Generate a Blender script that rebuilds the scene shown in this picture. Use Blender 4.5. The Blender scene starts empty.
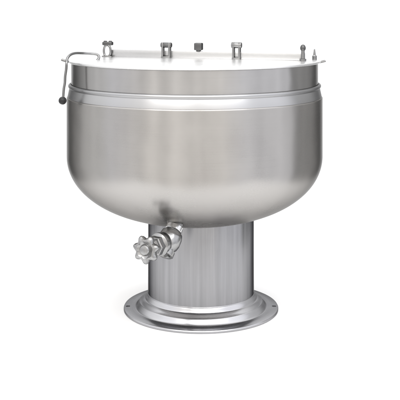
import bpy, bmesh, math, random
from mathutils import Vector, Matrix
C = bpy.context.scene
U = 0.0035                      # metres per photograph pixel at the kettle's axis
PI = math.pi
random.seed(4)

# ------------------------------------------------------------------ camera
cam_d = bpy.data.cameras.new('camera'); cam = bpy.data.objects.new('camera', cam_d)
C.collection.objects.link(cam); C.camera = cam
cam_d.sensor_width = 36; cam_d.lens = 90; cam_d.shift_y = -204.5/400
cam_d.clip_end = 200
cam.location = (0, -1000*U, 311*U); cam.rotation_euler = (PI/2, 0, 0)

# ------------------------------------------------------------------ made-up surroundings (world): bright and dark zones for the steel to reflect
W = bpy.data.worlds.new('World'); C.world = W; W.use_nodes = True
nt = W.node_tree; N = nt.nodes; L = nt.links
for n in list(N): N.remove(n)
out = N.new('ShaderNodeOutputWorld'); bg = N.new('ShaderNodeBackground'); L.new(bg.outputs[0], out.inputs[0])
tc = N.new('ShaderNodeTexCoord'); sep = N.new('ShaderNodeSeparateXYZ'); L.new(tc.outputs['Generated'], sep.inputs[0])
def mth(nt, op, a, b=None, c=None, clamp=False):
    n = nt.nodes.new('ShaderNodeMath'); n.operation = op; n.use_clamp = clamp
    for i, v in enumerate((a, b, c)):
        if v is None: continue
        if isinstance(v, (int, float)): n.inputs[i].default_value = v
        else: nt.links.new(v, n.inputs[i])
    return n.outputs[0]
def ramp(nt, fac, stops, interp='LINEAR'):
    n = nt.nodes.new('ShaderNodeValToRGB'); r = n.color_ramp; r.interpolation = interp
    while len(r.elements) < len(stops): r.elements.new(0.5)
    for e, (p, c) in zip(r.elements, stops):
        e.position = p; e.color = (c, c, c, 1) if isinstance(c, (int, float)) else (*c, 1)
    nt.links.new(fac, n.inputs[0]); return n.outputs[0]
az = mth(nt, 'ARCTAN2', sep.outputs[0], mth(nt, 'MULTIPLY', sep.outputs[1], -1.0))   # 0 = the side the camera stands on, + to the right
azn = mth(nt, 'MULTIPLY_ADD', az, 1/(2*PI), 0.5)
A = lambda deg: (deg+180)/360
warm = lambda v: (v*1.03, v*1.0, v*0.965)
cool = lambda v: (v*0.985, v*0.99, v*1.03)
AZ = [(A(-180), 1.0), (A(-158), 1.0), (A(-150), .16), (A(-130), .30), (A(-118), .54), (A(-88), .61), (A(-80), cool(.64)), (A(-40), warm(.66)),
      (A(-5), warm(.68)), (A(25), warm(.67)), (A(45), cool(.66)), (A(95), cool(.66)), (A(101), .27), (A(108), .29), (A(125), .39), (A(136), .27), (A(150), .15), (A(158), 1.0), (A(180), 1.0)]
side = ramp(nt, azn, AZ)
# invented soft streaks, giving the steel vertical bands to reflect
nz = N.new('ShaderNodeTexNoise'); nz.noise_dimensions = '1D'; nz.inputs['Scale'].default_value = 34; nz.inputs['Detail'].default_value = 3
L.new(azn, nz.inputs['W'])
streak = mth(nt, 'MULTIPLY_ADD', nz.outputs['Fac'], 0.8, 0.60)
el = mth(nt, 'MULTIPLY_ADD', sep.outputs[2], 0.5, 0.5)
E_ = lambda deg: math.sin(math.radians(deg))*.5+.5
elev = ramp(nt, el, [(0, .95), (E_(-40), .90), (E_(-16), .66), (E_(-2), .66), (E_(10), 1.0), (E_(40), 1.1), (1, 1.1)])
back = ramp(nt, azn, [(A(-180), 1.0), (A(-159), 1.0), (A(-151), 0.0), (A(151), 0.0), (A(159), 1.0), (A(180), 1.0)])
vm = N.new('ShaderNodeVectorMath'); vm.operation = 'SCALE'
L.new(side, vm.inputs[0]); L.new(mth(nt, 'MULTIPLY', mth(nt, 'MULTIPLY', elev, streak), 2.2), vm.inputs['Scale'])
mx = N.new('ShaderNodeMix'); mx.data_type = 'RGBA'
L.new(back, mx.inputs['Factor']); L.new(vm.outputs[0], mx.inputs['A']); mx.inputs['B'].default_value = (1.25, 1.25, 1.25, 1)
# high overhead: bright zone added to light the floor
top = ramp(nt, el, [(0, 0.0), (E_(35), 0.0), (E_(60), 1.0), (1, 1.0)])
mx2 = N.new('ShaderNodeMix'); mx2.data_type = 'RGBA'
L.new(top, mx2.inputs['Factor']); L.new(mx.outputs['Result'], mx2.inputs['A']); mx2.inputs['B'].default_value = (2.0, 2.0, 2.0, 1)
L.new(mx2.outputs['Result'], bg.inputs['Color']); bg.inputs['Strength'].default_value = 1.0

# ------------------------------------------------------------------ added area lights, all out of view
def fill_light(name, loc, target, size, power, col=(1, 1, 1)):
    d = bpy.data.lights.new(name, 'AREA'); d.shape = 'RECTANGLE'; d.size, d.size_y = size; d.energy = power; d.color = col
    o = bpy.data.objects.new(name, d); C.collection.objects.link(o); o.location = loc
    o.rotation_euler = (Vector(target)-Vector(loc)).to_track_quat('-Z', 'Y').to_euler(); return o
fill_light('overhead_fill', (0, 0.4, 3.2), (0, 0, 0), (2.6, 2.6), 25)  # added fill, unseen: brightens the lid and open floor
fill_light('front_fill', (-1.2, -3.2, 3.3), (0, -.2, 0.1), (2.6, 1.1), 46, (1, .985, .965))  # added fill, unseen: whitens the floor under the bowl
fill_light('front_fill', (1.5, -3.1, 3.2), (0, -.2, 0.1), (2.6, 1.1), 34, (.985, .99, 1))  # second added fill from the right, same purpose
C.view_settings.view_transform = 'Standard'; C.view_settings.look = 'None'
C.view_settings.exposure = 0; C.view_settings.gamma = 1

# ------------------------------------------------------------------ materials
def steel(name, col, rough, aniso=.75, grain='round', gamt=.06, edge=.35, spots=.04, rot=0.25, bump=.008, rvar=.10, wav=0.0, up=70):
    m = bpy.data.materials.new(name); m.use_nodes = True; t = m.node_tree
    b = t.nodes['Principled BSDF']; b.inputs['Metallic'].default_value = 1
    b.inputs['Specular Tint'].default_value = (edge, edge, edge, 1)
    tcn = t.nodes.new('ShaderNodeTexCoord'); s = t.nodes.new('ShaderNodeSeparateXYZ'); t.links.new(tcn.outputs['Object'], s.inputs[0])
    ang = mth(t, 'ARCTAN2', s.outputs[1], s.outputs[0])
    rad = mth(t, 'SQRT', mth(t, 'ADD', mth(t, 'MULTIPLY', s.outputs[0], s.outputs[0]), mth(t, 'MULTIPLY', s.outputs[1], s.outputs[1])))
    cv = t.nodes.new('ShaderNodeCombineXYZ')
    sx, sy = {'round': (1.2, 420), 'up': (up, 1.2), 'flat': (1.2, 0), 'plain': (0, 0)}[grain]
    if grain == 'plain':
        t.links.new(tcn.outputs['Object'], cv.inputs[0]) if False else None
        vec = tcn.outputs['Object']; sc = 90
    else:
        t.links.new(mth(t, 'MULTIPLY', ang, sx), cv.inputs[0])
        t.links.new(mth(t, 'MULTIPLY', s.outputs[2], sy), cv.inputs[1])
        if grain == 'flat': t.links.new(mth(t, 'MULTIPLY', rad, 380), cv.inputs[2])
        vec = cv.outputs[0]; sc = 1
    g = t.nodes.new('ShaderNodeTexNoise'); g.inputs['Scale'].default_value = sc; g.inputs['Detail'].default_value = 4; g.inputs['Roughness'].default_value = .6
    t.links.new(vec, g.inputs['Vector'])
    bl = t.nodes.new('ShaderNodeTexNoise'); bl.inputs['Scale'].default_value = 7; bl.inputs['Detail'].default_value = 5
    t.links.new(tcn.outputs['Object'], bl.inputs['Vector'])
    f = mth(t, 'ADD', mth(t, 'MULTIPLY_ADD', g.outputs['Fac'], gamt*2, 1-gamt), mth(t, 'MULTIPLY_ADD', bl.outputs['Fac'], spots*2, -spots))
    v = t.nodes.new('ShaderNodeVectorMath'); v.operation = 'SCALE'; v.inputs[0].default_value = col; t.links.new(f, v.inputs['Scale'])
    t.links.new(v.outputs[0], b.inputs['Base Color'])
    t.links.new(mth(t, 'ADD', mth(t, 'MULTIPLY_ADD', g.outputs['Fac'], rvar, rough-rvar/2), mth(t, 'MULTIPLY_ADD', bl.outputs['Fac'], .14, -.07)), b.inputs['Roughness'])
    if aniso:
        tg = t.nodes.new('ShaderNodeTangent'); tg.direction_type = 'RADIAL'; tg.axis = 'Z'; t.links.new(tg.outputs[0], b.inputs['Tangent'])
        b.inputs['Anisotropic'].default_value = aniso; b.inputs['Anisotropic Rotation'].default_value = rot
    if bump:
        bp = t.nodes.new('ShaderNodeBump'); bp.inputs['Strength'].default_value = bump; bp.inputs['Distance'].default_value = .002
        t.links.new(g.outputs['Fac'], bp.inputs['Height']); t.links.new(bp.outputs[0], b.inputs['Normal'])
    if wav:
        wn = t.nodes.new('ShaderNodeTexNoise'); wn.inputs['Scale'].default_value = 4.5; wn.inputs['Detail'].default_value = 2; t.links.new(tcn.outputs['Object'], wn.inputs['Vector'])
        wb = t.nodes.new('ShaderNodeBump'); wb.inputs['Strength'].default_value = 1; wb.inputs['Distance'].default_value = wav; t.links.new(wn.outputs['Fac'], wb.inputs['Height'])
        if bump: t.links.new(bp.outputs[0], wb.inputs['Normal'])
        t.links.new(wb.outputs[0], b.inputs['Normal'])
    return m
M = {}
M['bowl'] = steel('brushed_bowl_steel', (.428, .415, .402), .285, .82, gamt=.025, rvar=.05, spots=.07, bump=0, wav=.004)
M['wall'] = steel('brushed_wall_steel', (.45, .443, .437), .24, gamt=.025, rvar=.05, spots=.07, bump=0, wav=.004)
M['ring'] = steel('bright_ring_steel', (.44, .44, .445), .33, .6, gamt=.03, spots=.06)
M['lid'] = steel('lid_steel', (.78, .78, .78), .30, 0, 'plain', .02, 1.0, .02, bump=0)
M['ped'] = steel('pedestal_steel', (.30, .30, .31), .22, .7, 'up', .40, .12, .08, bump=0, wav=.003, up=10)  # vertical grain, its broad colour bands painting reflected streaks
M['flange'] = steel('flange_steel', (.48, .48, .495), .27, 0, 'flat', .08, .2, .10)
M['cast'] = steel('cast_valve_steel', (.36, .36, .36), .27, 0, 'plain', .10, .5, .10, bump=.2)
M['polish'] = steel('polished_steel', (.66, .66, .66), .16, 0, 'plain', .04, .7, .03, bump=0)
M['fit'] = steel('fitting_steel', (.25, .25, .25), .3, 0, 'plain', .06, .5, .05, bump=.05)
M['bar'] = steel('bar_steel', (.53, .53, .53), .32, 0, 'plain', .03, .8, .03, bump=0)
M['dull'] = steel('dull_steel', (.12, .12, .12), .38, 0, 'plain', .08, .4, .05, bump=.05)
def plain(name, col, rough):
    m = bpy.data.materials.new(name); m.use_nodes = True; b = m.node_tree.nodes['Principled BSDF']
    b.inputs['Base Color'].default_value = (*col, 1); b.inputs['Roughness'].default_value = rough; b.inputs['Specular IOR Level'].default_value = .3
    t = m.node_tree; tcn = t.nodes.new('ShaderNodeTexCoord'); n = t.nodes.new('ShaderNodeTexNoise'); n.inputs['Scale'].default_value = 60
    t.links.new(tcn.outputs['Object'], n.inputs['Vector'])
    t.links.new(mth(t, 'MULTIPLY_ADD', n.outputs['Fac'], .1, rough-.05), b.inputs['Roughness']); return m
M['black'] = plain('black_plastic', (.022, .022, .023), .3)
M['floor'] = plain('white_sweep', (.84, .84, .84), .8)

# ------------------------------------------------------------------ mesh helpers (all in photograph pixels, scaled by U on linking)
def obj(name, bm, mat, parent=None, smooth=True, angle=35, loc=(0, 0, 0)):
    bmesh.ops.recalc_face_normals(bm, faces=bm.faces)
    me = bpy.data.meshes.new(name)
    bmesh.ops.translate(bm, verts=bm.verts, vec=-Vector(loc))
    bmesh.ops.scale(bm, verts=bm.verts, vec=(U, U, U)); bm.to_mesh(me); bm.free()
    o = bpy.data.objects.new(name, me); C.collection.objects.link(o); me.materials.append(mat)
    if smooth:
        me.polygons.foreach_set('use_smooth', [True]*len(me.polygons)); me.set_sharp_from_angle(angle=math.radians(angle))
    o.parent = parent; o.location = Vector(loc)*U; return o
def add_lathe(bm, prof, seg=256, c=(0, 0), close=False):
    rings = []
    for r, z in prof:
        if r < 1e-4: rings.append([bm.verts.new((c[0], c[1], z))])
        else: rings.append([bm.verts.new((c[0]+r*math.cos(2*PI*i/seg), c[1]+r*math.sin(2*PI*i/seg), z)) for i in range(seg)])
    pairs = list(zip(rings, rings[1:])) + ([(rings[-1], rings[0])] if close else [])
    for a, b in pairs:
        for i in range(seg):
            j = (i+1) % seg
            if len(a) == 1 and len(b) == 1: continue
            if len(a) == 1: bm.faces.new((a[0], b[i], b[j]))
            elif len(b) == 1: bm.faces.new((a[i], a[j], b[0]))
            else: bm.faces.new((a[i], a[j], b[j], b[i]))
    return bm
def arc(cx, cz, r, a0, a1, n=8):
    return [(cx+r*math.cos(math.radians(a0+(a1-a0)*i/n)), cz+r*math.sin(math.radians(a0+(a1-a0)*i/n))) for i in range(n+1)]
def frame_of(d):
    d = Vector(d).normalized(); q = d.to_track_quat('Z', 'Y'); return q.to_matrix()
def add_axis_lathe(bm, p, d, prof, seg=32):
    """surface of revolution whose z axis runs from p along d"""
    t = bmesh.new(); add_lathe(t, prof, seg); mtx = Matrix.Translation(Vector(p)) @ frame_of(d).to_4x4()
    bmesh.ops.transform(t, matrix=mtx, verts=t.verts); merge(bm, t)
def merge(bm, t):
    me = bpy.data.meshes.new('tmp'); t.to_mesh(me); t.free(); bm.from_mesh(me); bpy.data.meshes.remove(me)
def smooth_path(pts, n=6):
    pts = [Vector(p) for p in pts]; o = []
    for i in range(len(pts)-1):
        p0 = pts[max(i-1, 0)]; p1 = pts[i]; p2 = pts[i+1]; p3 = pts[min(i+2, len(pts)-1)]
        for k in range(n):
            t = k/n; o.append(.5*((2*p1)+(-p0+p2)*t+(2*p0-5*p1+4*p2-p3)*t*t+(-p0+3*p1-3*p2+p3)*t**3))
    o.append(pts[-1]); return o
def add_tube(bm, path, r, seg=16):
    rr = r if isinstance(r, (list, tuple)) else [r]*len(path)
    up = None; rings = []
    for i, p in enumerate(path):
        d = (path[min(i+1, len(path)-1)]-path[max(i-1, 0)]).normalized()
        if up is None: up = d.orthogonal().normalized()
        up = (up-d*up.dot(d)).normalized(); s = d.cross(up)
        rings.append([bm.verts.new(p+rr[i]*(math.cos(2*PI*k/seg)*up+math.sin(2*PI*k/seg)*s)) for k in range(seg)])
    for a, b in zip(rings, rings[1:]):
        for k in range(seg): bm.faces.new((a[k], a[(k+1) % seg], b[(k+1) % seg], b[k]))
    bm.faces.new(rings[0][::-1]); bm.faces.new(rings[-1])
def add_box(bm, c, s, rot=None, bev=.5, seg=2):
    t = bmesh.new(); bmesh.ops.create_cube(t, size=1); bmesh.ops.scale(t, vec=s, verts=t.verts)
    if bev: bmesh.ops.bevel(t, geom=t.edges[:], offset=bev, segments=seg, affect='EDGES', profile=.5)
    m = Matrix.Translation(Vector(c))
    if rot is not None: m = m @ rot.to_4x4()
    bmesh.ops.transform(t, matrix=m, verts=t.verts); merge(bm, t)
CX = 194.7-200
def P(px, py, dep=0.0):
    """pixel of the photograph at a depth behind the kettle's axis -> kettle coordinates (pixels)"""
    k = 1+dep/1000
    return Vector(((px-200)*k-CX, dep, 311-(py+4.5)*k))

# ------------------------------------------------------------------ setting
FZ = -1.5
bm = bmesh.new()
nx, ny = 24, 24
vs = [[bm.verts.new((-330+660*i/nx, -310+1090*j/ny, FZ)) for i in range(nx+1)] for j in range(ny+1)]
for j in range(ny):
    for i in range(nx): bm.faces.new((vs[j][i], vs[j][i+1], vs[j+1][i+1], vs[j+1][i]))
fl = obj('floor', bm, M['floor']); fl['kind'] = 'structure'

# ------------------------------------------------------------------ the kettle
K = bpy.data.objects.new('steam_kettle', None); C.collection.objects.link(K); K.location = (CX*U, 0, 0); K.empty_display_size = .1
K['label'] = 'large stainless steel steam kettle with flat lid on a round pedestal base'
K['category'] = 'kettle'
PX = 201-194.7       # pedestal axis stands a little to the right of the bowl's

# bowl
zs, B, n_, m_ = 153, 66.5, 2.36, 2.04
prof = [(126.0, 211.3), (126.6, 210.9), (127.0, 210.3), (127.0, 209.8)]
for i in range(1, 9): prof.append((127.0, 209.8-(209.8-zs)*i/8))
for i in range(1, 61):
    t = PI/2*i/60; prof.append((127*max(math.cos(t), 0)**(2/n_) if i < 60 else 0.0, zs-B*math.sin(t)**(2/m_)))
bm = add_lathe(bmesh.new(), prof); obj('bowl', bm, M['bowl'], K)
# upper wall (open drum under the lid)
bm = add_lathe(bmesh.new(), [(120.6, 244.9), (122.6, 244.9), (122.6, 238), (122.6, 230), (122.6, 219), (120.6, 219)], close=True)
obj('upper_wall', bm, M['wall'], K, angle=25)
# jacket ring: rolled bead above a sloping band
bm = bmesh.new()
prof = [(122.9, 223.6)] + arc(123.5, 221.9, 2.0, 100, -40, 8) + [(124.3, 219.6), (124.5, 219.2), (126.1, 211.9), (126.2, 211.35), (126.0, 211.1), (122.9, 211.1)]
add_lathe(bm, prof, close=True); obj('jacket_ring', bm, M['ring'], K, angle=30)
# lid
bm = bmesh.new()
prof = [(0, 248.3), (60, 248.2), (110, 247.9), (119, 247.6), (122, 247.5)] + arc(124.6, 246.35, 1.15, 80, -120, 8) + [(124, 245.2), (0, 245.2)]
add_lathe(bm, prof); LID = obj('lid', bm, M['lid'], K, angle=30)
# hinge bar across the lid, turned a little so its right end is nearer
pL, pR = P(110, 57, 30), P(305, 60.6, -30)
pL.z = pR.z = 248; d = (pR-pL); L_ = d.length; ang = math.atan2(d.y, d.x); rot = Matrix.Rotation(ang, 3, 'Z'); mid = (pL+pR)/2
bm = bmesh.new()
add_box(bm, mid+Vector((0, 0, 3.6)), (L_, 2.2, 7.4), rot, .7)
bar = obj('hinge_bar', bm, M['bar'], K)
def on_bar(px):
    t = (px-110)/195; p = pL.lerp(pR, t); return p
ux = rot @ Vector((1, 0, 0)); uy = rot @ Vector((0, 1, 0)); uz = Vector((0, 0, 1))
def lug_loop(px, w, h, capw, caph):
    """oval strap standing over the bar, with a dark cap on top"""
    bm = bmesh.new(); b = on_bar(px)-uy*2.4
    n = 28; path = [b+ux*(w/2-1.0)*math.copysign(abs(math.cos(a))**.8, math.cos(a))+uz*(.2+(h-caph)/2+(h-caph)/2*math.sin(a)) for a in [2*PI*i/n for i in range(n+1)]]
    add_tube(bm, path, 1.15, 10)
    add_box(bm, b+uz*.4+uy*1.0, (w+1, 6.5, 1.4), rot, .4)
    o = obj('hinge_lug', bm, M['fit'], K)
    bm = bmesh.new(); c = b+uz*(h-caph*.5)+uy*1.6
    add_box(bm, c, (capw, 6.0, caph), rot, 1.0, 3)
    for s in (-1, 1): add_axis_lathe(bm, c+ux*s*capw*.27+uz*caph*.35, uz, [(0, 0), (1.7, 0), (1.7, 1.1), (1.2, 1.6), (0, 1.7)], 12)
    obj('lug_cap', bm, M['dull'], o); return o
def lug_fork(px, w, h, cap, capmat):
    bm = bmesh.new(); b = on_bar(px)-uy*2.2
    for s in (-1, 1): add_box(bm, b+ux*s*(w/2-1.2)+uz*(h*.5), (2.0, 5.5, h), rot, .6)
    add_box(bm, b+uz*.9, (w, 6.5, 1.8), rot, .5)
    o = obj('hinge_lug', bm, M['fit'], K)
    bm = bmesh.new()
    add_axis_lathe(bm, b-ux*(w/2+.8)+uz*(h-cap*.6), ux, [(0, 0), (cap*.55, 0), (cap*.62, .5), (cap*.62, w+1.1), (cap*.55, w+1.6), (0, w+1.6)], 20)
    obj('hinge_pin', bm, capmat, o); return o
lug_loop(108.0, 9.5, 15.4, 10.5, 3.6)
lug_fork(169.5, 9.5, 15.5, 4.2, M['dull'])
lug_fork(239.8, 8.5, 16.8, 4.8, M['fit'])
# right-hand bolt with a round head
bm = bmesh.new(); b = on_bar(303.7)-uy*3.2
add_axis_lathe(bm, b, uz, [(0, 0), (3.2, 0), (3.2, 1.6), (2.0, 2), (1.7, 10), (0, 10)], 20); o = obj('hinge_lug', bm, M['fit'], K)
bm = bmesh.new(); add_axis_lathe(bm, b+uz*9.6, uz, [(0, 0), (1.8, .1), (2.6, 1.4), (2.7, 3.2), (2.0, 5.0), (0.8, 5.9), (0, 6)], 20); obj('lug_cap', bm, M['dull'], o)
# square knob on top of the bar
bm = bmesh.new(); b = on_bar(201.5)+uz*7.3
add_box(bm, b+uz*4.6, (8.0, 6.5, 7.2), rot, .9, 3); add_axis_lathe(bm, b-uz*.3, uz, [(0, 0), (2.4, 0), (2.4, 1.6), (0, 1.6)], 16)
obj('lid_knob', bm, M['dull'], K)
# slender pin near the right rim
bm = bmesh.new(); b = P(314.5, 60.5, -12); b.z = 247.6
add_axis_lathe(bm, b, uz, [(0, 0), (2.3, 0), (2.3, 3.6), (1.3, 4.6), (.8, 9), (.5, 10.4), (0, 10.6)], 16); obj('lid_pin', bm, M['fit'], K)
# rim tab at the right
bm = bmesh.new(); b = P(321.6, 61.8, -10); add_box(bm, b, (8.0, 7, 1.7), Matrix.Rotation(math.radians(-14), 3, 'Y'), .6); obj('rim_tab', bm, M['fit'], K)

# lifting rod at the left with a ball on its hanging end
bm = bmesh.new()
pts = [P(97.0, 60.4, -18), P(98.6, 58.6, -17), P(98.8, 56.2, -16), P(96.2, 54.2, -16), P(90, 53.6, -18), P(82, 53.2, -24), P(75.5, 53.2, -38), P(70.8, 54.6, -48), P(67.6, 58.0, -56),
       P(66.6, 63, -60), P(66.2, 69, -60), P(65.2, 76, -60), P(64.8, 83, -60), P(63.8, 89, -60), P(63.2, 97, -60)]
add_tube(bm, smooth_path(pts, 7), 1.25, 12)
add_box(bm, P(65.0, 60.8, -57), (7.4, 3.4, 2.2), Matrix.Rotation(math.radians(18), 3, 'Y'), .7)
ROD = obj('lift_rod', bm, M['fit'], K)
bm = bmesh.new(); c = P(62.6, 100.6, -60)
add_axis_lathe(bm, c-uz*3.8, uz, [(3.8*math.sin(PI*i/20), 3.8-3.8*math.cos(PI*i/20)) for i in range(21)], 28)
obj('ball_knob', bm, M['black'], ROD)

# pedestal
bm = bmesh.new()
prof = [(51.5, 13), (52.9, 13)] + [(52.9, 13+84*i/10) for i in range(1, 11)] + [(51.5, 97)]
add_lathe(bm, prof, 192, close=True); obj('pedestal', bm, M['ped'], K, loc=(PX, 0, 0)).location.x = PX*U
o = C.objects['pedestal']; o.data.transform(Matrix.Translation((PX*U, 0, 0)))
# base flange with a coved foot and bolt holes
bm = bmesh.new()
sm = lambda t: t*t*(3-2*t)
prof = [(52.0, 15.6), (53.0, 15.6), (53.2, 15.2)] + [(53.2+3.0*i/10, 10.6+4.6*(1-sm(i/10)**.9)) for i in range(1, 11)] + [(57.4, 9.9), (58.8, 8.8), (60.2, 7.5)] + \
       [(60.8+5.2*i/16, 1.7+5.5*(1-sm(i/16)**.75)) for i in range(17)] + [(69, 1.65), (75.8, 1.5), (76.6, 1.1), (77.0, .4), (77.0, FZ+.5), (76.5, FZ), (52.0, FZ)]
add_lathe(bm, prof, 192, close=True); fo = obj('base_flange', bm, M['flange'], K, angle=28); fo.location.x = PX*U
cut = bmesh.new()
for a in (-3, 183, 90):
    r = 72.9; add_axis_lathe(cut, (r*math.cos(math.radians(a)), r*math.sin(math.radians(a)), -1), (0, 0, 1), [(0, -2), (2.2, -2), (2.2, 10), (0, 10)], 24)
co = obj('cutter', cut, M['flange'], K, smooth=False); co.location.x = PX*U
md = fo.modifiers.new('holes', 'BOOLEAN'); md.object = co; md.operation = 'DIFFERENCE'; md.solver = 'EXACT'
bpy.context.view_layer.update()
me = bpy.data.meshes.new_from_object(fo.evaluated_get(bpy.context.evaluated_depsgraph_get()))
fo.modifiers.clear(); fo.data = me; me.set_sharp_from_angle(angle=math.radians(28))
bpy.data.objects.remove(co)

# draw-off valve: a tube dropping from the bowl to its outlet, with a bonnet and handwheel branching towards the viewer's left
b0, b1 = P(174.0, 229.3, -88), P(163.5, 254.6, -102)
bx = (b1-b0).normalized(); bl = (b1-b0).length
a0, a1 = P(168.0, 241.0, -94), P(143.4, 250.8, -123)
ax = (a1-a0).normalized(); ln = (a1-a0).length
bm = bmesh.new()
prof = [(0, -10), (6.2, -10), (6.2, 1), (7.4, 2.0), (9.6, 4), (10.6, 8), (10.6, 14), (9.6, 17.5), (8.0, 19.5), (8.0, bl-5), (9.0, bl-4.4), (9.0, bl-.6), (8.4, bl), (6.6, bl), (5.9, bl-1), (5.6, bl-9), (0, bl-9)]
add_axis_lathe(bm, b0, bx, prof, 48)
prof = [(0, 0), (9.4, 0), (9.4, 8), (9.9, 9), (10.4, 11), (10.4, 13.6), (9.6, 14.2), (7.4, 15.5), (7.0, 18), (0, 18)]
add_axis_lathe(bm, a0, ax, prof, 48)
V = obj('valve', bm, M['cast'], K)
bm = bmesh.new(); add_axis_lathe(bm, b0-bx*3.4, bx, [(5.8, 0), (7.4, 0), (7.8, .5), (7.8, 4.4), (7.4, 4.9), (5.8, 4.9)], 40); obj('collar', bm, M['polish'], V)
# hexagon nuts: bonnet and packing gland
bm = bmesh.new()
def add_hex(p, d, r, h):
    add_axis_lathe(bm, p, d, [(0, 0), (r*.93, 0), (r, .6), (r, h-.6), (r*.93, h), (0, h)], 6)
add_hex(a0+ax*14.4, ax, 9.0, 6.0); obj('bonnet_nut', bm, M['cast'], V, angle=20)
bm = bmesh.new(); add_hex(a0+ax*20.6, ax, 7.2, 4.6); obj('packing_nut', bm, M['polish'], V, angle=20)
bm = bmesh.new(); add_axis_lathe(bm, a0+ax*20, ax, [(0, 0), (2.8, 0), (2.8, ln-22), (0, ln-22)], 20); obj('stem', bm, M['polish'], V)
# star handwheel, domed, seven lobes
bm = bmesh.new(); t = bmesh.new(); lob, seg = 7, 112; rings = []
rp = [(0.0, 0), (.55, 0), (.86, .5), (.97, 1.8), (1.0, 3.4), (.97, 5.0), (.84, 6.4), (.62, 6.6), (.52, 5.6), (.40, 5.4), (.36, 7.2), (.30, 8.2), (.14, 8.6), (0, 8.6)]
for f, z in rp:
    if f == 0: rings.append([t.verts.new((0, 0, z))]); continue
    row = []
    for i in range(seg):
        a = 2*PI*i/seg; k = .5+.5*math.cos(lob*a); w = max(0, (f-.45)/.55)
        r = 12.8*f*(1-.26*w*(1-k**.8)); row.append(t.verts.new((r*math.cos(a), r*math.sin(a), z)))
    rings.append(row)
for a, b in zip(rings, rings[1:]):
    for i in range(seg):
        j = (i+1) % seg
        if len(a) == 1: t.faces.new((a[0], b[i], b[j]))
        elif len(b) == 1: t.faces.new((a[i], a[j], b[0]))
        else: t.faces.new((a[i], a[j], b[j], b[i]))
hd = (ax*.8+Vector((0, -.35, .1))).normalized()
bmesh.ops.transform(t, matrix=Matrix.Translation(a0+ax*(ln-6.5)) @ frame_of(hd).to_4x4() @ Matrix.Rotation(.25, 4, 'Z'), verts=t.verts); merge(bm, t)
obj('handwheel', bm, M['cast'], V, angle=40)
